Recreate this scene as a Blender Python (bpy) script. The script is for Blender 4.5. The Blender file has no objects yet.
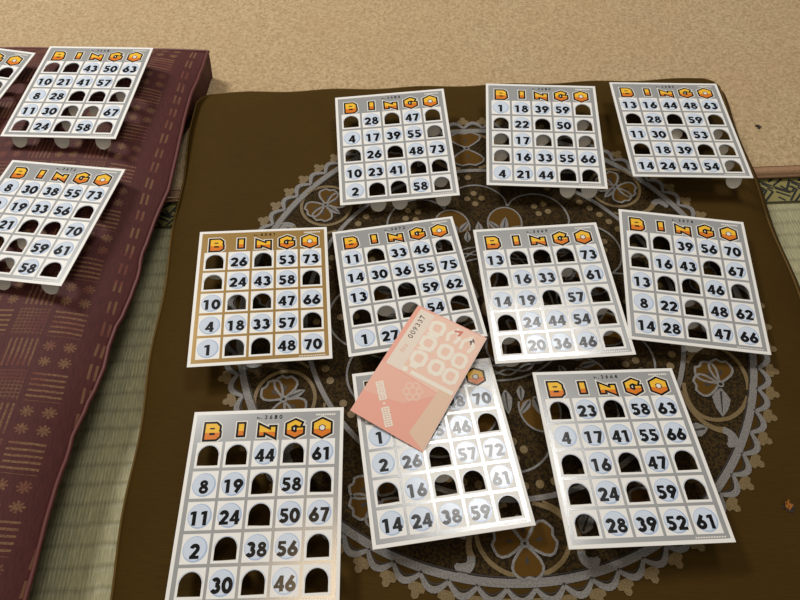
import bpy, bmesh, math, random
from mathutils import Vector, Matrix
random.seed(7)
PI = math.pi
S = bpy.context.scene
C = S.collection

# ------------------------------------------------------------------ camera
def cam_rot(pitch, roll):
    cp, sp = math.cos(pitch), math.sin(pitch)
    r, d, f = Vector((1, 0, 0)), Vector((0, -sp, -cp)), Vector((0, cp, -sp))
    c, s = math.cos(roll), math.sin(roll)
    return c*r - s*d, s*r + c*d, f
CAM_H, F_PX = 0.465457, 608.617
rx, dn, fw = cam_rot(1.0274385, -0.0082817)
cam = bpy.data.cameras.new('camera'); co = bpy.data.objects.new('camera', cam); C.objects.link(co)
co.matrix_world = Matrix(((rx.x, -dn.x, -fw.x, 0), (rx.y, -dn.y, -fw.y, 0), (rx.z, -dn.z, -fw.z, CAM_H), (0, 0, 0, 1)))
cam.sensor_width = 36; cam.sensor_fit = 'HORIZONTAL'; cam.lens = 36*F_PX/800; cam.clip_start = .01
S.camera = co
# ------------------------------------------------------------------ light
S.view_settings.view_transform = 'Standard'; S.view_settings.look = 'None'
S.view_settings.exposure = -0.10; S.view_settings.gamma = 1.0; S.view_settings.use_curve_mapping = False
w = bpy.data.worlds.new('room_light'); S.world = w; w.use_nodes = True
bg = w.node_tree.nodes['Background']; bg.inputs[0].default_value = (1.0, .95, .88, 1); bg.inputs[1].default_value = .18
def lamp(name, loc, size, power, col):
    l = bpy.data.lights.new(name, 'AREA'); l.shape = 'DISK'; l.size = size; l.energy = power; l.color = col
    o = bpy.data.objects.new(name, l); C.objects.link(o); o.location = loc
    return o
lamp('ceiling_lamp', (.45, 1.06, 1.8), .56, 12.5, (1.0, .97, .93))
lamp('side_ceiling_lamp', (-1.1, 1.3, 1.7), .50, 37, (1.0, .975, .94))
lamp('back_fill_light', (.3, -1.3, 1.9), .50, 9, (1.0, .95, .88))  # fill light added behind the camera to brighten the card flaps, no real fixture
lamp('warm_ceiling_lamp', (-.28, .26, 1.8), .40, 2.6, (1.0, .72, .42))

# ------------------------------------------------------------------ helpers
def lin(c):
    return tuple(((v/255)/12.92 if v/255 <= .04045 else ((v/255+.055)/1.055)**2.4) for v in c) + (1,)
def mat(name, rgb, rough=.6, metal=0, spec=.5):
    m = bpy.data.materials.new(name); m.use_nodes = True
    b = m.node_tree.nodes['Principled BSDF']
    b.inputs['Base Color'].default_value = lin(rgb); b.inputs['Roughness'].default_value = rough
    b.inputs['Metallic'].default_value = metal; b.inputs['Specular IOR Level'].default_value = spec
    return m
class V:                                   # tiny expression builder on shader math nodes
    def __init__(s, nt, sock): s.nt, s.s = nt, sock
    def op(s, o, b=None, c=None):
        n = s.nt.nodes.new('ShaderNodeMath'); n.operation = o
        for i, q in enumerate((s, b, c)):
            if q is None: continue
            if isinstance(q, V): s.nt.links.new(q.s, n.inputs[i])
            else: n.inputs[i].default_value = q
        return V(s.nt, n.outputs[0])
    def __add__(s, o): return s.op('ADD', o)
    def __sub__(s, o): return s.op('SUBTRACT', o)
    def __mul__(s, o): return s.op('MULTIPLY', o)
    def lt(s, o): return s.op('LESS_THAN', o)
    def gt(s, o): return s.op('GREATER_THAN', o)
    def fr(s): return s.op('FRACT')
    def fl(s): return s.op('FLOOR')
    def ab(s): return s.op('ABSOLUTE')
    def mx(s, o): return s.op('MAXIMUM', o)
    def inv(s): return s.op('MULTIPLY_ADD', -1, 1)
def coords(m):
    nt = m.node_tree; t = nt.nodes.new('ShaderNodeTexCoord'); sp = nt.nodes.new('ShaderNodeSeparateXYZ')
    nt.links.new(t.outputs['Object'], sp.inputs[0])
    return nt, t, V(nt, sp.outputs[0]), V(nt, sp.outputs[1]), V(nt, sp.outputs[2])
def noise(nt, t, scale, detail=3, rough=.6, vec=(1, 1, 1)):
    mp = nt.nodes.new('ShaderNodeMapping'); mp.inputs['Scale'].default_value = vec
    nt.links.new(t.outputs['Object'], mp.inputs[0])
    n = nt.nodes.new('ShaderNodeTexNoise'); n.inputs['Scale'].default_value = scale
    n.inputs['Detail'].default_value = detail; n.inputs['Roughness'].default_value = rough
    nt.links.new(mp.outputs[0], n.inputs['Vector'])
    return V(nt, n.outputs[0])
def mixc(nt, fac, a, b):
    n = nt.nodes.new('ShaderNodeMix'); n.data_type = 'RGBA'
    if isinstance(fac, V): nt.links.new(fac.s, n.inputs[0])
    else: n.inputs[0].default_value = fac
    for k, q in ((6, a), (7, b)):
        if isinstance(q, tuple): n.inputs[k].default_value = lin(q)
        else: nt.links.new(q, n.inputs[k])
    return n.outputs[2]
def ramp(nt, v, lo, hi):
    n = nt.nodes.new('ShaderNodeMapRange'); nt.links.new(v.s, n.inputs[0])
    n.inputs[1].default_value = lo; n.inputs[2].default_value = hi
    return V(nt, n.outputs[0])
def finish(m, col=None, height=None, dist=.001, strength=.5):
    nt = m.node_tree; b = nt.nodes['Principled BSDF']
    if col is not None: nt.links.new(col, b.inputs['Base Color'])
    if height is not None:
        bp = nt.nodes.new('ShaderNodeBump'); bp.inputs['Distance'].default_value = dist; bp.inputs['Strength'].default_value = strength
        nt.links.new(height.s, bp.inputs['Height']); nt.links.new(bp.outputs[0], b.inputs['Normal'])
    return m
def link(name, me, mats, parent=None, smooth=False):
    o = bpy.data.objects.new(name, me); C.objects.link(o)
    for m in mats: me.materials.append(m)
    if parent: o.parent = parent
    if smooth: me.polygons.foreach_set('use_smooth', [True]*len(me.polygons))
    return o
def from_bm(name, bm, mats, parent=None, smooth=False):
    me = bpy.data.meshes.new(name); bm.to_mesh(me); bm.free()
    return link(name, me, mats, parent, smooth)
def thing(name, label, cat, loc=(0, 0, 0), group=None):
    o = bpy.data.objects.new(name, None); o.empty_display_size = .02; C.objects.link(o); o.location = loc
    o['label'] = label; o['category'] = cat
    if group: o['group'] = group
    return o
def structure(o): o['kind'] = 'structure'; return o

class Ink:                                 # flat shapes laid in thin layers, mapped by a function (x, y, layer) -> point
    def __init__(s, fn): s.bm = bmesh.new(); s.fn = fn; s.k = 0
    def poly(s, pts, layer, mi):
        if len(pts) < 3: return
        s.k += 1; layer += (s.k % 23)*.012
        f = s.bm.faces.new([s.bm.verts.new(s.fn(x, y, layer)) for x, y in pts]); f.material_index = mi
        f.normal_update()
        if f.normal.z < 0: f.normal_flip()
    def rect(s, x0, y0, x1, y1, layer, mi): s.poly([(x0, y0), (x1, y0), (x1, y1), (x0, y1)], layer, mi)
    def grid(s, a, b, c, d, n, m, layer, mi):
        g = lambda u, v: tuple((a[k]*(1-u)+b[k]*u)*(1-v) + (d[k]*(1-u)+c[k]*u)*v for k in (0, 1))
        for i in range(n):
            for j in range(m):
                s.poly([g(i/n, j/m), g((i+1)/n, j/m), g((i+1)/n, (j+1)/m), g(i/n, (j+1)/m)], layer, mi)
    def disc(s, cx, cy, r, layer, mi, n=28, ry=None):
        s.poly([(cx+r*math.cos(2*PI*i/n), cy+(ry or r)*math.sin(2*PI*i/n)) for i in range(n)], layer, mi)
    def ribbon(s, pts, wd, layer, mi, closed=False, ext=0, clip=None):
        P = [Vector(p) for p in pts]; n = len(P)
        if ext and not closed:
            P[0] = P[0] + (P[0]-P[1]).normalized()*ext; P[-1] = P[-1] + (P[-1]-P[-2]).normalized()*ext
        L, R = [], []
        for i in range(n):
            a = P[i-1] if (i > 0 or closed) else None
            b = P[(i+1) % n] if (i < n-1 or closed) else None
            d1 = (P[i]-a).normalized() if a is not None else None
            d2 = (b-P[i]).normalized() if b is not None else None
            d1 = d1 or d2; d2 = d2 or d1
            n1, n2 = Vector((-d1.y, d1.x)), Vector((-d2.y, d2.x))
            m = n1+n2
            if m.length < 1e-6: m = n1
            m.normalize(); k = min(1.9, 1/max(.2, m.dot(n1)))
            ww = wd[i] if isinstance(wd, (list, tuple)) else wd
            L.append(P[i]+m*ww*.5*k); R.append(P[i]-m*ww*.5*k)
        for i in range(n if closed else n-1):
            j = (i+1) % n
            q = [tuple(R[i]), tuple(R[j]), tuple(L[j]), tuple(L[i])]
            if clip is not None: q = below(q, clip)
            s.poly(q, layer, mi)
def below(q, y0):                          # part of polygon q under the line y = y0
    out = []
    for i in range(len(q)):
        a, b = q[i], q[(i+1) % len(q)]
        if a[1] <= y0: out.append(a)
        if (a[1] <= y0) != (b[1] <= y0):
            t = (y0-a[1])/(b[1]-a[1]); out.append((a[0]+t*(b[0]-a[0]), y0))
    return out
def arc(cx, cy, r, a0, a1, n=14, ry=None):
    return [(cx+r*math.cos(math.radians(a0+(a1-a0)*i/n)), cy+(ry or r)*math.sin(math.radians(a0+(a1-a0)*i/n))) for i in range(n+1)]

# ------------------------------------------------------------------ bold numerals, 7 wide, 9.6 tall
def digit(ink, ch, ox, oy, k, layer, mi, th=2.35):
    T = lambda pts: [(ox+x*k, oy+y*k) for x, y in pts]
    def rb(pts, w=th, **kw): ink.ribbon(T(pts), w*k, layer, mi, **kw)
    if ch == '0': rb(arc(3.5, 4.8, 2.4, 0, 360, 24, 3.75)[:-1], closed=True)
    elif ch == '1':
        rb([(3.6, 0), (3.6, 9.6)]); ink.poly(T([(2.6, 9.6), (.7, 8.9), (.7, 7.0), (2.6, 7.5)]), layer, mi)
    elif ch == '2':
        rb(arc(3.4, 6.5, 2.1, 175, -35, 12, 2.0)+[(1.6, 1.0)]); rb([(.3, 1.05), (6.7, 1.05)], 2.1)
    elif ch == '3':
        rb(arc(3.3, 6.95, 1.75, 160, -95, 12, 1.6)); rb(arc(3.3, 3.05, 2.15, 95, -160, 14, 2.0))
    elif ch == '4':
        rb([(4.9, 0), (4.9, 9.6)]); rb([(0, 2.9), (6.9, 2.9)], 1.9); rb([(.9, 2.6), (4.5, 9.0)], 1.9)
    elif ch == '5':
        rb([(1.4, 8.6), (6.2, 8.6)], 2.0); rb([(2.1, 9.4), (1.7, 4.9)], 1.9); rb(arc(3.1, 3.2, 2.35, 125, -150, 14, 2.15))
    elif ch == '6':
        rb(arc(3.5, 3.15, 2.25, 0, 360, 22, 2.05)[:-1], closed=True); rb([(5.0, 9.4), (1.75, 4.2)])
    elif ch == '7':
        rb([(.4, 8.55), (6.4, 8.55)], 2.1); rb([(5.5, 8.6), (2.5, 0)])
    elif ch == '8':
        rb(arc(3.5, 7.1, 1.75, 0, 360, 20, 1.45)[:-1], 2.1, closed=True); rb(arc(3.5, 2.85, 2.25, 0, 360, 22, 1.85)[:-1], 2.2, closed=True)
    elif ch == '9':
        rb(arc(3.5, 6.45, 2.25, 0, 360, 22, 2.05)[:-1], closed=True); rb([(2.0, .2), (5.25, 5.4)])
def number(ink, txt, cx, cy, k, layer, mi, adv=7.6, th=2.35):
    n = len(txt); w_ = ((n-1)*adv+7)*k
    for i, ch in enumerate(txt): digit(ink, ch, cx-w_/2+i*adv*k, cy-4.8*k, k, layer, mi, th)

# ------------------------------------------------------------------ bingo cards
M_board = mat('card_board', (232, 230, 225), .45)
M_cell = mat('card_white_print', (230, 231, 231), .16)
M_silver = mat('silver_ink', (172, 173, 173), .2, .3)
M_gold = mat('gold_ink', (172, 138, 80), .2, .3)
M_bub = mat('bubble_pale_blue', (206, 217, 231), .16)
M_bub2 = mat('bubble_blue', (172, 191, 218), .16)
M_ink = mat('black_ink', (12, 11, 11), .16)
M_yel = mat('letter_yellow', (240, 188, 56), .18)
M_org = mat('letter_orange', (218, 122, 38), .18)
M_rim = mat('letter_rim_white', (228, 224, 214), .18)
M_flap = mat('flap_grey_board', (206, 199, 186), .7)
CW, CH = .120, .1432
X0, XP, CWD = 6.0, 22.0, 19.8
Y0, YP, CHT = 25.4, 22.75, 20.4
def hole_pts(cx, cy, n=12, r=8.1, up=None):     # arch; cx, cy is the middle of its flat bottom, mm, y up
    ry = 8.4; st = 7.6
    return [(cx-r, cy), (cx+r, cy)] + [(cx+r*math.cos(PI*i/n), cy+st+ry*math.sin(PI*i/n)) for i in range(n+1)]
LET = {
 'B': ([[(-4, -5), (-4, 5), (2.2, 5), (4, 3.4), (4, 1.8), (2.8, .3), (4.6, -1.4), (4.6, -3.6), (3, -5)]], True, [[(-4, .3), (2.6, .3)]]),
 'I': ([[(0, -5), (0, 5)]], False, []),
 'N': ([[(-4.8, -3.6), (-4.8, 2.6), (4.8, -2.4), (4.8, 3.6)]], False, []),
 'G': ([[(4.5, 3.3), (0, 5.5), (-5.1, 3), (-5.1, -3), (0, -5.5), (4.9, -3), (4.9, -1.2), (1.4, -1.2)]], False, []),
 'O': ([[(0, 5.4), (-4.9, 2.9), (-4.9, -2.9), (0, -5.4), (4.9, -2.9), (4.9, 2.9)]], True, []),
}
def letter(ink, ch, cx, cy):
    main, closed, extra = LET[ch]
    fw_ = {'I': 4.2, 'N': 3.5, 'B': 3.5, 'G': 3.3, 'O': 4.0}[ch]
    T = lambda p: [(cx+x*.94, cy+y*.94) for x, y in p]
    for layer, mi, wd, ex, clip in ((2, 8, fw_+5.2, 2.6, None), (3, 5, fw_+3.4, 1.7, None), (4, 6, fw_, 0, None), (5, 7, fw_, 0, cy-1.0 if ch != 'N' else cy-.6)):
        for p in main: ink.ribbon(T(p), wd, layer, mi, closed=closed, ext=ex, clip=clip)
        for p in extra: ink.ribbon(T(p), wd*.8, layer, mi, clip=clip)
    if ch == 'O':
        ink.disc(cx, cy, 2.9, 3.5, 5); ink.disc(cx, cy, 2.0, 4.5, 8)
def rot3(t, tx, ty):
    return Matrix.Rotation(t, 3, 'Z') @ Matrix.Rotation(tx, 3, 'X') @ Matrix.Rotation(ty, 3, 'Y')
def bingo_card(pose, rows, serial, label, group, gold=False, bed=-.018):
    x, y, z, t, tx, ty = pose
    Rm = rot3(t, tx, ty)
    root = thing('bingo_card', label, 'bingo card', (x, y, z), group)
    root.rotation_euler = Rm.to_euler()
    mm = lambda X, Y, z_=0: Vector(((X-60)*.001, (71.6-Y)*.001, z_))   # X right, Y down from the top left corner
    # board with true punched openings
    bm = bmesh.new(); edges = []
    def loop(pts):
        vs = [bm.verts.new(mm(*p)) for p in pts]
        for i in range(len(vs)): edges.append(bm.edges.new((vs[i], vs[(i+1) % len(vs)])))
    loop([(0, 0), (120, 0), (120, 143.2), (0, 143.2)])
    holes = [(i, j) for j in range(5) for i in range(5) if rows[j][i] == 0]
    for i, j in holes:
        cx, by = X0+XP*i+CWD/2, Y0+YP*j+18.6
        loop([(px, 2*by-py) for px, py in hole_pts(cx, by)])
    bmesh.ops.triangle_fill(bm, edges=edges, use_beauty=True, use_dissolve=False)
    for f in bm.faces:
        f.normal_update()
        if f.normal.z < 0: f.normal_flip()
    top = bm.faces[:]
    ext = bmesh.ops.extrude_face_region(bm, geom=top)
    for v in [g for g in ext['geom'] if isinstance(g, bmesh.types.BMVert)]: v.co.z += .0007
    bmesh.ops.recalc_face_normals(bm, faces=bm.faces[:])
    # print
    ink = Ink(lambda X, Y, l: ((X-60)*.001, (Y-71.6)*.001, .0007+.00003*l)); ink.bm.free(); ink.bm = bm
    up = lambda Y: 143.2-Y
    R_ = lambda a, b, c, d, l, m: ink.rect(a, up(d), c, up(b), l, m)
    L_, T_, Rr, B_ = 2.7, 2.7, 117.3, 140.4
    R_(L_, T_, Rr, Y0, 1, 1)
    R_(L_, Y0+4*YP+CHT, Rr, B_, 1, 1)
    R_(L_, Y0, X0, Y0+4*YP+CHT, 1, 1); R_(X0+4*XP+CWD, Y0, Rr, Y0+4*YP+CHT, 1, 1)
    for j in range(4): R_(X0, Y0+YP*j+CHT, X0+4*XP+CWD, Y0+YP*(j+1), 1, 1)
    for i in range(4):
        for j in range(5): R_(X0+XP*i+CWD, Y0+YP*j, X0+XP*(i+1), Y0+YP*j+CHT, 1, 1)
    for ch, cx, cy in (('B', 16.4, 15.8), ('I', 39.2, 15.0), ('N', 60, 17.0), ('G', 82, 15.6), ('O', 103.4, 15.6)):
        letter(ink, ch, cx, up(cy+1.0))
    number(ink, serial, 64, up(6.4), .36, 2, 5, adv=11, th=1.9)
    ink.rect(51, up(7.6), 52, up(5.9), 2, 5); ink.rect(52.6, up(7.6), 53.4, up(6.6), 2, 5); ink.rect(54.2, up(7.7), 55.4, up(7.3), 2, 5)
    for k in range(9): ink.rect(98+k*1.75, up(6.3), 99.4+k*1.75, up(4.9), 2, 8)
    for k in range(12): ink.rect(92+k*1.9, up(139.6), 93.4+k*1.9, up(138.6), 2, 8)
    for j in range(5):
        for i in range(5):
            cx, cy = X0+XP*i+CWD/2, Y0+YP*j+10.4
            if rows[j][i] == 0:             # sliver of blue left around the opening
                r = hole_pts(cx, up(Y0+YP*j+18.6))[2:]
                ink.ribbon([(cx+(px-cx)*1.06, py+.35) for px, py in r], .45, 1, 4)
                continue
            ink.disc(cx, up(cy), 8.9, 1, 4, 30); ink.disc(cx-.4, up(cy-.3), 8.1, 2, 3, 30)
            ink.ribbon(hole_pts(cx, up(Y0+YP*j+18.6), r=8.1)[2:], .3, 1.5, 4)
            number(ink, str(rows[j][i]), cx, up(cy+1.5), 1.06, 3, 5, adv=7.4, th=2.6)
    sheet = from_bm('printed_card', bm, [M_board, M_gold if gold else M_silver, M_cell, M_bub, M_bub2, M_ink, M_yel, M_org, M_rim], root)
    # the pushed-out tabs, hinged at the flat bottom of each opening and folded back under the card
    for i, j in holes:
        cx, by = X0+XP*i+CWD/2, Y0+YP*j+18.6
        hp = Vector((x, y, z)) + Rm @ mm(cx, by)
        clear = max(.002, hp.z - bed - .0008)
        Ln = .0158
        a = PI - math.asin(min(1, clear*(.9 if y > .4 else 1)/Ln))
        a = max(a, math.radians((118 if y > .4 else 98)+random.uniform(0, 24))) if y > .4 else min(a, math.radians(random.uniform(104, 122))) if clear > .0155 else a
        fb = bmesh.new()
        pts = hole_pts(0, 0)
        lo = [fb.verts.new((px*.00098, py*.001, -.0003)) for px, py in pts]
        hi = [fb.verts.new((px*.00098, py*.001, .0003)) for px, py in pts]
        fb.faces.new(hi); fb.faces.new(lo[::-1])
        for q in range(len(pts)):
            r_ = (q+1) % len(pts); fb.faces.new((lo[q], lo[r_], hi[r_], hi[q]))
        fo = from_bm('punched_flap', fb, [M_flap], root)
        fo.location = mm(cx, by, -.0002); fo.rotation_euler = (-a, 0, random.uniform(-.05, .05))
    return root

# ------------------------------------------------------------------ floor, tatami border, carpet
FLOOR = -.060
m_tat = mat('woven_rush', (150, 145, 112), .55)
nt, t, X, Y, Z = coords(m_tat)
rush = (X*(1/.0031)).fr(); groove = (Y*(1/.0165)+noise(nt, t, 60, 2)*.25).fr()
gv = ramp(nt, (groove-.5).ab(), .5, .30)
st = noise(nt, t, 1, 4, .7, (900, 70, 1))
col = mixc(nt, ramp(nt, st, .3, .7), (128, 125, 92), (182, 176, 136))
col = mixc(nt, (gv.inv()*.35), col, (98, 95, 72))
finish(m_tat, col, gv*.8+(rush-.5).ab()*-.7+st*.4, .0009, .7)
RZ = .0414
def slab(name, x0, x1, y0, y1, z0, z1, m, parent=None, bevel=0):
    bm = bmesh.new(); bmesh.ops.create_cube(bm, size=1)
    for v in bm.verts: v.co = Vector(((x0+x1)/2+v.co.x*(x1-x0), (y0+y1)/2+v.co.y*(y1-y0), (z0+z1)/2+v.co.z*(z1-z0)))
    if bevel: bmesh.ops.bevel(bm, geom=bm.edges[:], offset=bevel, segments=3, affect='EDGES')
    return from_bm(name, bm, [m], parent, bool(bevel))
fl = structure(slab('floor', -1.6, 1.6, -1.1, 2.2, FLOOR-.05, FLOOR, m_tat)); fl.rotation_euler.z = RZ
# cloth edging of the tatami: black with woven gold bars
m_heri = mat('border_cloth_black', (30, 27, 20), .7); m_hg = mat('border_cloth_gold', (132, 124, 70), .6)
H0, H1 = .4205, .4575
ink = Ink(lambda x, y, l: (x, y, FLOOR+.0016+.0001*l))
bmesh.ops.create_cube(ink.bm, size=1)
for v in ink.bm.verts: v.co = Vector((v.co.x*3, (H0+H1)/2+v.co.y*(H1-H0), FLOOR+.0008+v.co.z*.0016))
LINES = [[(300,340),(420,285)],[(262,310),(340,272)],[(285,348),(460,402)],[(296,395),(425,440)],[(370,345),(420,380),(490,300),(600,345)],
 [(462,402),(503,370),(450,345),(482,318)],[(405,475),(522,382),(482,350)],[(440,488),(582,395),(540,362)],[(500,318),(600,372)],[(296,440),(352,472)],[(300,365),(440,410)]]
k = -.80
while k < .80:
    for ln in LINES:
        ink.ribbon([(k+(cx-300)*.000108, H0+(490-cy)/220*(H1-H0)) for cx, cy in ln], .0025, 1, 1)
    k += .0345
for yy in (H0+.001, H1-.001): ink.ribbon([(-1.4, yy), (1.4, yy)], .002, 2, 1)
he = structure(from_bm('trim_1', ink.bm, [m_hg, m_heri])); he.rotation_euler.z = RZ
m_car = mat('carpet_pile', (203, 172, 128), .95, 0, .1)
nt, t, X, Y, Z = coords(m_car)
n1 = noise(nt, t, 260, 3, .7); n2 = noise(nt, t, 9, 3); n3 = noise(nt, t, 620, 2, .7)
col = mixc(nt, ramp(nt, n1, .32, .68), (158, 134, 100), (204, 181, 142))
col = mixc(nt, ramp(nt, n2, .35, .7)*.35, col, (182, 150, 112))
finish(m_car, col, n1*.7+n3*.5, .003, .7)
m_bind = mat('carpet_binding', (168, 124, 90), .9, 0, .1)
nt, t, X, Y, Z = coords(m_bind); n1 = noise(nt, t, 400, 2); finish(m_bind, mixc(nt, n1, (146, 112, 84), (178, 142, 110)), n1, .001, .6)
cr = thing('carpet', 'large plain beige carpet behind both cushions', 'carpet', (0, 0, FLOOR)); cr.rotation_euler.z = RZ
slab('pile', -1.5, 1.5, .468, 2.1, .0017, .009, m_car, cr)
slab('binding', -1.5, 1.5, .4535, .4685, .0017, .0105, m_bind, cr, .003)

# ------------------------------------------------------------------ cushions
def smooth01(v): v = max(0, min(1, v)); return v*v*(3-2*v)
class Cushion:
    """Outline from two sides; top swells from the seam, sides tuck down to the floor."""
    def __init__(s, quad, z_top, z_seam, fall, wob, rings, crown=0, rc=.02):
        s.q, s.zt, s.zs, s.fall, s.wob, s.rings, s.crown, s.rc = quad, z_top, z_seam, fall, wob, rings, crown, rc; s.right_only = False
    def xy(s, u, v):
        a, b, c, d = s.q
        p = [(a[k]*(1-u)+b[k]*u)*(1-v)+(d[k]*(1-u)+c[k]*u)*v for k in (0, 1)]
        return s.wob(p[0], p[1], u, v)
    def z(s, u, v):
        w_ = Vector(s.q[1])-Vector(s.q[0]); h_ = Vector(s.q[3])-Vector(s.q[0])
        d = lambda e: 1-(1-min(1, e/s.fall))**2.6
        k = d(min(u, 1-u)*w_.length)*d(min(v, 1-v)*h_.length)
        return s.zs+(s.zt-s.zs)*k + s.crown*(u*(1-u)*v*(1-v)*16)
    def build(s, mats, root, n=90):
        bm = bmesh.new(); G = []
        par = [.5-.5*math.cos(PI*i/n) for i in range(n+1)]; par = [.35*a+.65*i/n for i, a in enumerate(par)]
        for j in range(n+1):
            row = []
            for i in range(n+1):
                u, v = par[i], par[j]; x, y = s.xy(u, v)
                row.append(bm.verts.new((x, y, s.z(u, v))))
            G.append(row)
        for j in range(n):
            for i in range(n): bm.faces.new((G[j][i], G[j][i+1], G[j+1][i+1], G[j+1][i]))
        ring = G[0][:] + [G[j][n] for j in range(1, n+1)] + [G[n][i] for i in range(n-1, -1, -1)] + [G[j][0] for j in range(n-1, 0, -1)]
        seam = [v.co.copy() for v in ring]; m = len(ring); nor = []
        for i in range(m):
            d = seam[(i+2) % m]-seam[i-2]; nor.append(Vector((d.y, -d.x, 0)).normalized())
        prev = ring
        for off0, z in s.rings:
            off = [off0*(max(.0, nor[i].x) if s.right_only and off0 > 0 else (1 if s.right_only else 1-.85*smooth01((seam[i].y-.50)/.08))) for i in range(m)]
            cur = [bm.verts.new((seam[i].x+nor[i].x*off[i], seam[i].y+nor[i].y*off[i], z)) for i in range(m)]
            for i in range(m): bm.faces.new((prev[i], cur[i], cur[(i+1) % m], prev[(i+1) % m]))
            prev = cur
        bm.faces.new(prev[::-1])
        bmesh.ops.recalc_face_normals(bm, faces=bm.faces[:])
        cov = from_bm('cover', bm, mats, root, True)
        return cov, seam
def tube(name, pts, r, m, root, closed=True, n=8):
    bm = bmesh.new(); N = len(pts); R = []
    for i in range(N):
        d = (pts[(i+1) % N]-pts[i-1]); s_ = Vector((d.y, -d.x, 0)).normalized()
        R.append([bm.verts.new(pts[i]+s_*r*math.cos(2*PI*k/n)+Vector((0, 0, r*math.sin(2*PI*k/n)))) for k in range(n)])
    for i in range(N):
        for k in range(n): bm.faces.new((R[i][k], R[(i+1) % N][k], R[(i+1) % N][(k+1) % n], R[i][(k+1) % n]))
    bmesh.ops.recalc_face_normals(bm, faces=bm.faces[:])
    return from_bm(name, bm, [m], root, True)

# brown cushion ------------------------------------------------------
MC = Vector((.0845, .2815))                # centre of its round embroidery
m_br = mat('brown_cushion_cloth', (76, 53, 20), .75, 0, .08)
nt, t, X, Y, Z = coords(m_br)
rr = ((X-MC.x)*(X-MC.x)+(Y-MC.y)*(Y-MC.y)).op('SQRT')
n1 = noise(nt, t, 520, 2, .6); n2 = noise(nt, t, 14, 3); n3 = noise(nt, t, 1, 3, .6, (60, 1400, 1))
plain = mixc(nt, ramp(nt, n3, .3, .7), (73, 53, 14), (61, 44, 11))
plain = mixc(nt, ramp(nt, n2, .3, .7)*.4, plain, (58, 40, 11))
speck = mixc(nt, ramp(nt, n1, .44, .56), (34, 26, 14), (62, 47, 22))
col = mixc(nt, rr.lt(.229), plain, speck)
finish(m_br, col, n1*.5+n3*.5, .0006, .5)
m_pip = mat('brown_piping', (92, 68, 20), .6, 0, .2)
def wob_b(x, y, u, v):
    def rc(e, f): return max(0, 1-e/.022)*max(0, 1-f/.022)
    k = rc(u, 1-v)+rc(1-u, 1-v)+rc(u, v)+rc(1-u, v)
    x += (.5-u)*.010*k; y += (.5-v)*.010*k
    y += .0015*math.sin(x*60)*max(0, v-.9)*10
    x += .0015*math.sin(y*45)*max(0, abs(u-.5)-.4)*10
    return x, y
brown = thing('floor_cushion', 'flat dark brown square floor cushion with round grey and tan embroidery', 'cushion', (0, 0, FLOOR))
CB = Cushion([(-.2125, -.02), (.374, -.02), (.3855, .611), (-.241, .590)], -.0185, -.031, .055, wob_b,
             [(.004, -.035), (.012, -.042), (.015, -.048), (.009, -.056), (-.004, -.0595)])
CB.right_only = True
cov, seam = CB.build([m_br], brown)
tub = tube('piping', seam, .0011, m_pip, brown)
for o in (cov, tub): o.location = (0, 0, -FLOOR)
# inverse map for the height under a thread
def zb(x, y):
    v = (y+.02)/.62; v = max(0, min(1, v)); xl, xr = -.2125-.0285*v, .374+.0115*v
    u = max(0, min(1, (x-xl)/(xr-xl))); return CB.z(u, v)
m_gr = mat('grey_thread', (132, 124, 116), .5, 0, .4)
m_tan = mat('tan_thread', (138, 104, 66), .55, 0, .4)
m_och = mat('ochre_cloth', (84, 58, 14), .7, 0, .1)
m_dk = mat('dark_thread', (34, 26, 18), .6)
for m_, a, b in ((m_gr, (98, 95, 91), (134, 130, 125)), (m_tan, (92, 75, 42), (126, 104, 64))):
    nt, t, X, Y, Z = coords(m_); n1 = noise(nt, t, 900, 2); finish(m_, mixc(nt, ramp(nt, n1, .35, .65), a, b), n1, .0006, .6)
emb = Ink(lambda x, y, l: (MC.x+x*.001, MC.y+y*.001, zb(MC.x+x*.001, MC.y+y*.001)+.0003+.00016*l))
GR, TAN, OCH, DK = 0, 1, 2, 3
def pol(r, a): return (r*math.cos(math.radians(a)), r*math.sin(math.radians(a)))
def ring(r, wd, mi, layer=2, n=240): emb.ribbon([pol(r, 360*i/n) for i in range(n)], wd, layer, mi, closed=True)
ring(230, 6.0, GR); ring(171, 4.2, GR); ring(226, 1.0, DK, 3)
NF = 70
for k in range(NF):
    a = 360*k/NF-10.0; st_ = 360/NF
    emb.ribbon([pol(234+8*math.sin(PI*i/10), a+st_*(i/10)) for i in range(11)], [2.6+2.2*math.sin(PI*i/10) for i in range(11)], 3, GR)
    emb.ribbon([pol(232+6*math.sin(PI*i/10), a+st_*(i/10)) for i in range(11)], 1.0, 2, DK)
    # little tan fleur at each cusp
    def q(dr, da): return pol(240+dr, a+da*180/PI/245)
    emb.poly([q(0, -2.5), q(3, -6.5), q(6, -6), q(6.8, -3), q(10, -2.6), q(11.6, 0), q(10, 2.6), q(6.8, 3), q(6, 6), q(3, 6.5), q(0, 2.5)], 2, TAN)
def local(a, r, flip=1):
    """frame at radius r, angle a: first axis outward, second tangential"""
    ca, sa = math.cos(math.radians(a)), math.sin(math.radians(a))
    return lambda u, v: ((r+u)*ca - v*flip*sa, (r+u)*sa + v*flip*ca)
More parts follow.
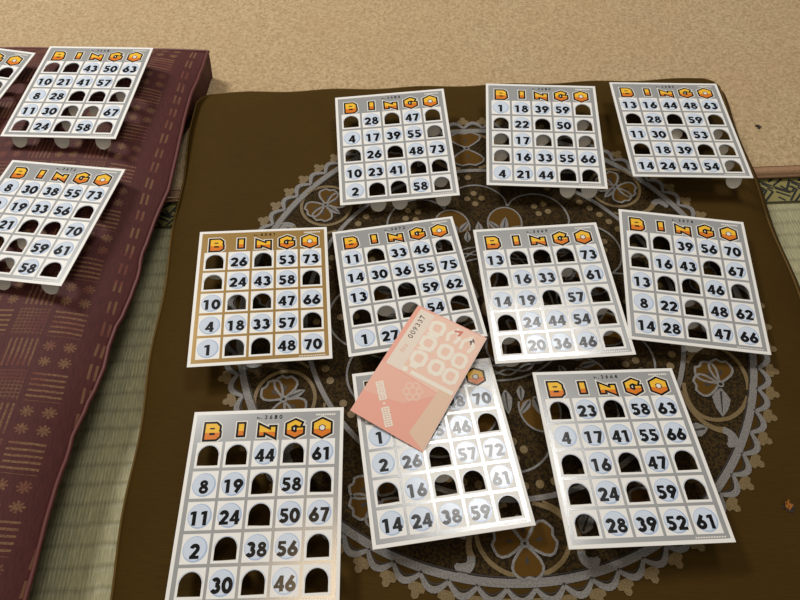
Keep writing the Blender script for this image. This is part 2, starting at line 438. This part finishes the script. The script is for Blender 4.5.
def petal(T, ang, r0, r1, wd, fill=OCH, line=GR, lw=2.0, lobes=True, spot=True, layer=3):
    """heart shaped petal pointing along ang (deg) in frame T"""
    ca, sa = math.cos(math.radians(ang)), math.sin(math.radians(ang))
    pts = []
    prof = [(0, .12), (.2, .52), (.42, .86), (.62, 1.0), (.78, .94), (.9, .70), (1.0, .40), (.93, .05)] if lobes else [(0, .05), (.25, .55), (.5, .9), (.75, .8), (.93, .4), (1, 0)]
    for s_ in (1, -1):
        seq = prof if s_ == 1 else prof[::-1]
        for f_, w_ in seq:
            d = r0+(r1-r0)*f_; e = s_*w_*wd/2; pts.append((d*ca-e*sa, d*sa+e*ca))
    P = [T(*p) for p in pts]
    emb.poly(P, layer, fill); emb.ribbon(P, lw, layer+1, line, closed=True)
    if spot:
        d = r0+(r1-r0)*.42
        emb.ribbon([T((d-2.6)*ca, (d-2.6)*sa), T((d+2.6)*ca, (d+2.6)*sa)], [1.0, 3.0], layer+1, DK)
def leaf(T, base, ang, ln, wd, mi=GR, layer=3):
    ca, sa = math.cos(math.radians(ang)), math.sin(math.radians(ang)); P = []
    prof = [(0, .1), (.15, .6), (.35, 1), (.55, .85), (.75, .6), (1, 0)]
    for s_ in (1, -1):
        for f_, w_ in (prof if s_ == 1 else prof[::-1]):
            d, e = ln*f_, s_*w_*wd/2; P.append(T(base[0]+d*ca-e*sa, base[1]+d*sa+e*ca))
    emb.poly(P, layer, mi)
    emb.ribbon([T(base[0]+ln*.1*ca, base[1]+ln*.1*sa), T(base[0]+ln*.85*ca, base[1]+ln*.85*sa)], [2.0, .6], layer+1, DK)
def bez(a, b, c, d, n=16):
    out = []
    for i in range(n+1):
        s_ = i/n; k0, k1, k2, k3 = (1-s_)**3, 3*s_*(1-s_)**2, 3*s_*s_*(1-s_), s_**3
        out.append((a[0]*k0+b[0]*k1+c[0]*k2+d[0]*k3, a[1]*k0+b[1]*k1+c[1]*k2+d[1]*k3))
    return out
ANG = [93, 142, 205.3, 272, 338, 406]
for k, a in enumerate(ANG):
    T = local(a, 203)
    if k == 0: PT = ((0, 24, 34), (180, 25, 34))
    elif k == 3: PT = ((0, 25, 23), (102, 24, 25), (-102, 24, 25), (180, 20, 16))
    elif k == 4: PT = ((95, 23, 20), (150, 23, 20), (205, 22, 20))
    else: PT = ((62, 21, 20), (118, 21, 20), (-62, 21, 20), (-118, 21, 20))
    for an, ln, wd in PT: petal(T, an, 2, ln, wd)
    emb.ribbon([T(*p) for p in arc(0, 0, 2.6, 0, 360, 12)[:-1]], 1.5, 6, GR, closed=True)
    if k in (1, 2, 5):
        emb.ribbon([T(*p) for p in arc(-1, 0, 25.5, 0, 360, 40)[:-1]], 3.0, 2, TAN, closed=True)
        leaf(T, (-3, 0), 180, 17, 8)
    if k == 4: leaf(T, (1, -4), -80, 26, 15)
    for fl_ in (1, -1):
        Tm = local(a, 202, fl_)
        if k in (0, 3, 4):
            emb.ribbon([Tm(*p) for p in bez((-28, 10), (-22, 36), (-6, 40), (8, 31))+bez((8, 31), (17, 26), (23, 14), (24, 3))[1:]], 3.4, 2, TAN)
        emb.ribbon([Tm(*p) for p in bez((-29, 18), (-20, 38), (0, 46), (10, 40))], [2.2+3.2*i/16 for i in range(17)], 2, TAN)
        emb.ribbon([Tm(*p) for p in bez((8, 41), (16, 40), (20, 48), (13, 53))], [6, 6, 6, 6.2, 6.5, 6.8, 7, 7.4, 8, 8.4, 8.6, 8.4, 8, 7.2, 6, 4.6, 3], 3, GR)
        leaf(Tm, (-4, 44), 150, 22, 12)
    b = ANG[(k+1) % 6]+(360 if k == 5 else 0); mid, gap = (a+b)/2, math.radians(b-a)*203
    T2 = local(mid, 198)
    sc = min(1.0, (gap-128)/60) if gap > 150 else .5
    petal(T2, 35, 3, 22, 20); petal(T2, -35, 3, 22, 20); petal(T2, 180, 3, 17, 17)
    if gap > 200: petal(T2, 90, 4, 24, 18); petal(T2, -90, 4, 24, 18)
# beads inside the inner ring
for k in range(84):
    if k % 7 == 0: continue
    x_, y_ = pol(161, 360*k/84); emb.disc(x_, y_, 3.4, 2, TAN, 12)
# lobed grey cord with four-dot clusters, ochre fans and grey leaves inside
for k in range(12):
    a = 93+30*k
    emb.ribbon([pol(124+26*math.sin(PI*i/18)**.6, a-15+30*i/18) for i in range(19)], 1.9, 3, GR)
    for dr, dt in ((7, 0), (-7, 0), (0, 7.5), (0, -7.5)):
        x_, y_ = local(a, 132)(dr, dt); emb.disc(x_, y_, 3.3, 2, TAN, 12)
    T = local(a+15, 100)
    P = arc(2, 0, 20, -125, 125, 20, 17)
    emb.poly([T(*p) for p in P], 2, OCH); emb.ribbon([T(*p) for p in P], 1.6, 3, GR)
    leaf(T, (-10, 0), 0, 20, 9); leaf(T, (-8, 4), 55, 17, 7); leaf(T, (-8, -4), -55, 17, 7)
    leaf(T, (-22, 7), 20, 14, 7); leaf(T, (-22, -7), -20, 14, 7)
    leaf(local(a, 80), (0, 0), 0, 22, 10)
ring(71, 1.8, GR)
for ph in (0, 1):
    emb.ribbon([pol(64+2.6*math.sin(2*PI*12*i/240+PI*ph), 360*i/240) for i in range(240)], 1.7, 3, GR, closed=True)
ring(57, 1.8, GR)
for k in range(8):
    petal(local(45*k, 30), 0, -12, 22, 17)
emb.disc(0, 0, 10, 3, TAN, 20)
eo = from_bm('embroidery', emb.bm, [m_gr, m_tan, m_och, m_dk], brown); eo.location = (0, 0, -FLOOR); eo['label'] = 'round grey and tan floral embroidery'
# frayed hole near the right edge with a tuft of orange wadding
m_tuft = mat('orange_wadding', (196, 128, 52), .9)
fb = bmesh.new()
hx, hy = .2975, .1035; hz = zb(hx, hy)-FLOOR
vs = [fb.verts.new((hx+r_*math.cos(q*PI/5), hy+r_*.8*math.sin(q*PI/5), hz+.0004)) for q, r_ in enumerate((.004, .0055, .0035, .005, .004, .0062, .0035, .0048, .0058, .0042))]
f = fb.faces.new(vs)
for q in range(9):
    a = random.uniform(0, 2*PI); b = Vector((hx+random.uniform(-.0025, .001), hy+random.uniform(-.0015, .002), hz+.0004))
    tip = b+Vector((math.cos(a)*.0015-.0005, math.sin(a)*.002+.001, .0035)); s_ = Vector((math.sin(a), -math.cos(a), 0))*.0012
    v3 = [fb.verts.new(b+s_), fb.verts.new(b-s_), fb.verts.new(tip-s_*.4), fb.verts.new(tip+s_*.4)]
    fb.faces.new(v3).material_index = 1
fr = from_bm('frayed_hole', fb, [m_dk, m_tuft], brown); fr['label'] = 'small dark frayed hole with orange wadding'

# maroon cushion ------------------------------------------------------
m_ma = mat('maroon_woven_cloth', (78, 36, 33), .65, 0, .25)
nt, t, X, Y, Z = coords(m_ma)
wv = noise(nt, t, 22, 2)
P_ = .029
XE = X-Y*.034
cu = (XE+wv*.003)*(1/P_)+41.86; cv = (Y+wv*.003)*(1/P_)+39.93
iu, iv = cu.fl(), cv.fl(); fu, fv = cu.fr(), cv.fr()
eu, ev = (iu*.5).fr().gt(.25), (iv*.5).fr().gt(.25)         # odd column, odd row
ins = (fu-.5).ab().lt(.43)*(fv-.5).ab().lt(.45)
hs = (fv*6).fr().lt(.38)*(fu-.5).ab().lt(.42)               # gold bars across
vs_ = (fu*7).fr().lt(.42)*(fv-.5).ab().lt(.44)              # upright bars
gu, gv_ = ((fu*2).fr()-.5).ab(), ((fv*2).fr()-.5).ab()      # four small crosses
xs = ((gu-gv_).ab().lt(.075)).mx(gu.lt(.06)).mx(gv_.lt(.06))*((gu*gu+gv_*gv_).lt(.105))
ht = ((fv*9).fr().lt(.34)).mx((fu*9).fr().lt(.22))*.55
brk = noise(nt, t, 700, 2, .7)
A = (ev.inv())*(eu.inv())*hs; B = (ev.inv())*eu*ht; D = ev*(eu.inv())*xs; E_ = ev*eu*vs_
inside = XE.lt(.1475)
pat = (A+B+D*.8+E_*.8)*ins*inside*ramp(nt, brk, .25, .6)
rowc = noise(nt, t, 30, 1)
gold = mixc(nt, ramp(nt, rowc, .5, .66), (146, 112, 76), (128, 72, 58))
base = mixc(nt, ramp(nt, noise(nt, t, 1, 3, .6, (1200, 90, 1)), .3, .7), (86, 40, 36), (64, 29, 28))
# broken dashed line beside the seam
dash = ((XE-.1602).ab().lt(.0030))*((Y*(1/.021)+noise(nt, t, 40, 2)*.5).fr().lt(.62))*((XE-.1602).ab().gt(.0012))
col = mixc(nt, (pat*.74).mx(dash*.45), base, gold)
finish(m_ma, col, brk*.6+pat*.4, .0007, .5)
m_mp = mat('maroon_piping', (96, 50, 46), .5, 0, .35)
EDGE = [(.662, -.226), (.642, -.231), (.62, -.232), (.601, -.234), (.566, -.238), (.53, -.2385), (.51, -.238), (.465, -.237), (.425, -.2365),
        (0.405, -0.2397), (0.386, -0.2426), (0.363, -0.2442), (0.341, -0.2467), (0.32, -0.2447), (0.3, -0.2464), (0.28, -0.2488), (0.261, -0.2534), (0.243, -0.2549), (0.225, -0.2539), (0.208, -0.2559), (0.192, -0.2595), (0.179, -0.2607), (0.166, -0.2648), (0.148, -0.2643), (0.125, -0.2666), (0.111, -0.2668), (0.098, -0.2671), (0.082, -0.2666), (0.062, -0.266), (0.045, -0.2661), (-.05, -.268), (-.13, -.27)]
def edge_x(y):
    for (y1, x1), (y0, x0) in zip(EDGE, EDGE[1:]):
        if y >= y0: return x0+(x1-x0)*smooth01((y-y0)/(y1-y0))
    return EDGE[-1][1]
def wob_m(x, y, u, v):
    lin_x = -.266+.028*v
    k = max(0, (u-.80)/.20)
    x += (edge_x(y)-.0022-lin_x)*k**1.5
    y += .0015*math.sin(x*38)*max(0, v-.85)*6
    return x, y
LX, LY = -.42, .30
maroon = thing('floor_cushion', 'thick maroon floor cushion woven with gold bars and small crosses, at the left', 'cushion', (LX, LY, FLOOR))
CM = Cushion([(-.70, -.12), (-.266, -.12), (-.238, .648), (-.70, .662)], .0095, -.014, .085, wob_m,
             [(.0, -.018), (-.007, -.028), (-.020, -.040), (-.032, -.052), (-.042, -.0595)], crown=.003)
cov, seam = CM.build([m_ma], maroon)
tub = tube('piping', seam, .0018, m_mp, maroon)
for o in (cov, tub):
    o.location = (0, 0, 0)
    for v in o.data.vertices: v.co = v.co - Vector((LX, LY, FLOOR))

# ------------------------------------------------------------------ the cards
GB, GM = 'bingo cards on the brown cushion', 'bingo cards on the maroon cushion'
O = 0
DEF = [
 ((-.00445, .47095, .00211, .07537, .0885, -.0338), [[O,28,O,47,O],[4,17,39,55,O],[O,26,O,48,73],[10,23,41,O,O],[2,O,O,58,O]], '3684',
  'silver bingo card showing 28 and 47 in its top row, back left on brown cushion', GB),
 ((.15277, .48167, .00546, -.06867, .04891, -.01582), [[1,18,39,59,O],[O,22,O,50,O],[O,17,O,O,O],[O,16,33,55,66],[4,21,44,O,O]], '3680',
  'silver bingo card with 1 18 39 59 in its top row, on brown cushion', GB),
 ((.29588, .48918, .00499, -.02279, -.0171, .00774), [[13,16,44,48,63],[O,28,O,59,O],[11,30,O,53,O],[O,18,39,O,O],[14,24,43,54,O]], '3685',
  'silver bingo card with unpunched top row 13 16 44 48 63, on brown cushion', GB),
 ((-.12389, .29067, .00029, .09128, -.01912, .06274), [[O,26,O,53,73],[O,24,43,58,O],[10,O,O,47,66],[4,18,33,57,O],[1,O,O,48,70]], '4041',
  'the only bingo card printed in gold instead of silver, on the brown cushion', GB),
 ((.00455, .30428, -.00488, .15666, -.08336, .0002), [[11,O,33,46,O],[14,30,36,55,75],[13,O,O,59,62],[O,O,O,54,O],[1,27,41,50,O]], '3672',
  'silver bingo card beside the gold one, pink ticket on its lower right corner', GB),
 ((.13541, .29351, -.00242, .06142, -.01168, -.00661), [[13,O,O,O,73],[O,16,33,O,61],[14,19,O,57,O],[O,24,44,54,O],[O,20,36,46,O]], '3669',
  'silver bingo card with only 13 and 73 in its top row, right of pink ticket', GB),
 ((.26499, .30399, -.00188, -.12658, .00765, .02559), [[O,O,39,56,70],[O,16,43,O,67],[13,O,O,46,O],[8,22,O,48,62],[14,28,O,47,66]], '3674',
  'silver bingo card with 39 56 70 in its top row, right edge of brown cushion', GB),
 ((-.10442, .10675, .00164, .02067, -.01479, -.01528), [[O,O,44,O,61],[8,19,O,58,O],[11,24,O,50,67],[2,O,38,56,O],[O,30,O,46,O]], '3680',
  'silver bingo card with only 44 and 61 in top row, front of brown cushion', GB),
 ((.02838, .15059, -.00485, .14314, -.085, .04213), [[7,22,31,48,70],[1,18,35,46,O],[2,26,O,57,72],[O,16,O,O,61],[14,24,38,59,O]], '3667',
  'silver bingo card with the pink ticket lying over its BINGO heading', GB),
 ((.17378, .14317, -.0001, .04081, -.11086, .03006), [[O,23,O,58,63],[4,17,41,55,66],[O,16,O,47,O],[O,24,O,59,O],[O,28,39,52,61]], '3664',
  'silver bingo card with 23 58 63 in its top row, front right on brown cushion', GB),
]
for pose, rows, ser, lab, g in DEF:
    bingo_card(pose, rows, ser, lab, g, gold='gold instead' in lab)
DEFM = [
 ((-.33986, .53196, .025, -.06207, -.0031, -.01908), [[O,O,43,50,63],[10,21,41,57,O],[8,28,O,O,O],[11,30,O,O,67],[O,24,O,58,O]], '3668',
  'silver bingo card with 43 50 63 in its top row, back of maroon cushion'),
 ((-.34001, .36139, .01988, -.14098, -.05485, -.02408), [[8,30,38,55,73],[3,19,33,56,O],[12,21,O,O,70],[O,O,O,59,61],[5,20,O,58,O]], '3672',
  'silver bingo card with top row 8 30 38 55 73, on maroon cushion'),
 ((-.4790, .5340, .026, -.20, 0, 0), [[6,19,40,51,O],[9,25,34,52,O],[15,17,O,49,68],[3,29,37,60,64],[12,23,45,53,75]], '3671',
  'silver bingo card almost wholly cut off by the left photo edge'),
]
for pose, rows, ser, lab in DEFM: bingo_card(pose, rows, ser, lab, GM, bed=.0105)

# ------------------------------------------------------------------ the pink ticket
def tz(y): s_ = (y-.1427)/(.276-.1427); return -.0030+.0052*math.sin(min(1, max(0, s_))*PI*.72)*1.0
A0 = Vector((-.04099, .17761)); ax = Vector((.0574, .0975)).normalized(); ay = Vector((-.0975, .0574)).normalized()*-1
TL_, TW_ = 112.8, 67.2                    # u runs along the long left edge from the left corner, v towards the right
def tmap(u, v, l):
    p = A0+ax*u*.001+ay*v*.001; return (p.x, p.y, tz(p.y)+.0004+.00004*l)
m_pk = mat('ticket_pink', (230, 164, 144), .5); m_pale = mat('ticket_pale', (226, 212, 196), .5)
m_bei = mat('ticket_beige', (222, 190, 164), .5); m_sal = mat('ticket_salmon', (230, 176, 156), .5); m_blush = mat('ticket_blush', (231, 194, 174), .5)
m_wh = mat('ticket_white', (232, 224, 208), .5); m_tk = mat('ticket_ink', (70, 62, 58), .5)
tk = Ink(tmap)
tk.grid((0, 0), (TL_, 0), (TL_, TW_), (0, TW_), 22, 14, 0, 0)
for f in tk.bm.faces[:]: pass
tk.grid((0, TW_-.6), (TL_, TW_-.6), (TL_, TW_), (0, TW_), 22, 1, .5, 1)
tk.grid((50, 4), (110.5, 4), (110.5, 18), (50, 18), 14, 4, 1, 1)                    # pale strip with the serial
tk.grid((50, 18), (TL_-1, 18), (TL_-1, TW_-1), (47, TW_-1), 14, 10, 1, 4)           # block behind the figures
tk.grid((8, 50), (52, 54), (TL_*.47, TW_-1), (1, TW_-1), 10, 5, 1.5, 2)                 # beige corner
tk.grid((20, 0), (50, 0), (47, 56), (26, 34), 10, 10, 1, 3)
# serial number
for i, ch in enumerate('009337'):
    digit_ink = Ink(lambda x, y, l: tmap(80+x, 12-y, l)); digit_ink.bm.free(); digit_ink.bm = tk.bm
    digit(digit_ink, ch, i*4.3, 0, .52, 3, 6, 1.3)
di = Ink(lambda x, y, l: tmap(66+x, 12-y, l)); di.bm.free(); di.bm = tk.bm
di.ribbon([(0, 0), (0, 4), (3, 0), (3, 4)], .7, 3, 3); di.ribbon(arc(6, 1.4, 1.2, 0, 360, 10)[:-1], .6, 3, 3, closed=True)
# figures: dot or bar and rounded boxes in three rows, white line under them
def box(u, v, a, b, wd=3.0, mi=5):
    pts = [(u-a, v-b*.5), (u-a*.5, v-b), (u+a*.6, v-b), (u+a, v-b*.4), (u+a, v+b*.6), (u+a*.5, v+b), (u-a*.6, v+b), (u-a, v+b*.5)]
    tk.ribbon(pts, wd, 3, mi, closed=True)
tk.disc(53.2, 20.5, 2.6, 3, 5, 12); tk.ribbon([(58.5, 22), (58.5, 29)], 2.6, 3, 5)
for u in (67, 83.5, 100): box(u, 26, 5.6, 5.4, 3.6)
for u in (67, 83.5): box(u, 42.5, 5.6, 5.0, 3.6)
for u in (66, 82): box(u, 56.5, 5.6, 5.0, 3.2)
tk.ribbon([(75, 20), (78, 32)], 2.2, 3, 5); tk.ribbon([(91.5, 20), (92.5, 31)], 2.2, 3, 5)
tk.ribbon([(93, 39), (100, 37), (107, 42), (100, 47), (94, 45)], 3.2, 3, 5)
tk.ribbon([(92, 52), (100, 51), (106, 56), (99, 61), (92, 59)], 3.0, 3, 5)
tk.ribbon([(105, 40), (107, 46), (102, 45)], 2.0, 3, 7)
tk.ribbon([(102, 56), (105, 59)], 1.2, 3, 6); tk.ribbon([(100, 58), (104, 57)], 1.2, 3, 6); tk.ribbon([(106, 57), (103, 60)], 1.0, 3, 6)
tk.ribbon([(53, 26), (53.5, TW_-2)], 3.6, 3, 5)
# small white characters in a column and a faint flower seal
dirv = Vector((-25, 23)).normalized(); per = Vector((dirv.y, -dirv.x))
for k, dd in enumerate((0, 5.6, 11.2, 22.5, 28.1, 33.7)):
    c0 = Vector((31, 9.5))+dirv*dd
    q = lambda a, b: tuple(c0+per*a+dirv*b)
    tk.ribbon([q(-2.6, -2), q(2.6, -2), q(2.6, 2), q(-2.6, 2)], 1.2, 3, 5, closed=True); tk.ribbon([q(-2.6, 0), q(2.6, 0)], 1.0, 3, 5)
    tk.ribbon([q(0, -2.4), q(0, 2.4)], .9, 3, 5)
tk.disc(31+dirv.x*16.8, 9.5+dirv.y*16.8, 1.1, 3, 5, 8)
for k in range(6):
    a = PI*k/3; tk.ribbon([(39+5.6*math.cos(a)+p*math.cos(q), 36+5.6*math.sin(a)+p*math.sin(q)) for p, q in [(2.6, 2*PI*i/10) for i in range(10)]], 1.2, 2.5, 4, closed=True)
bmesh.ops.recalc_face_normals(tk.bm, faces=[f for f in tk.bm.faces if False])
m_dp = mat('ticket_deep_pink', (206, 112, 96), .5)
to = from_bm('paper_ticket', tk.bm, [m_pk, m_pale, m_bei, m_sal, m_blush, m_wh, m_tk, m_dp])
to['label'] = 'pink paper ticket numbered 009337 lying across two bingo cards'; to['category'] = 'ticket'

# a speck of lint on the carpet
m_lint = mat('dark_lint', (58, 44, 34), .95)
lb = bmesh.new()
for k in range(7):
    a = random.uniform(0, 2*PI); c0 = Vector((random.uniform(-.0015, .0015), random.uniform(-.0015, .0015), .0004)); d = Vector((math.cos(a), math.sin(a), .25))*.0035; e = Vector((-math.sin(a), math.cos(a), 0))*.0006
    q4 = [lb.verts.new(c0-d*.5-e), lb.verts.new(c0+d-e), lb.verts.new(c0+d+e), lb.verts.new(c0-d*.5+e)]; t4 = [lb.verts.new(v.co+Vector((0, 0, .0006))) for v in q4]
    lb.faces.new(t4); lb.faces.new(q4[::-1])
    for z in range(4): lb.faces.new((q4[z], q4[(z+1) % 4], t4[(z+1) % 4], t4[z]))
lo_ = from_bm('lint', lb, [m_lint]); lo_.location = (.4290, .5478, FLOOR+.0092)
lo_['label'] = 'tiny dark speck of lint on the beige carpet'; lo_['category'] = 'lint'
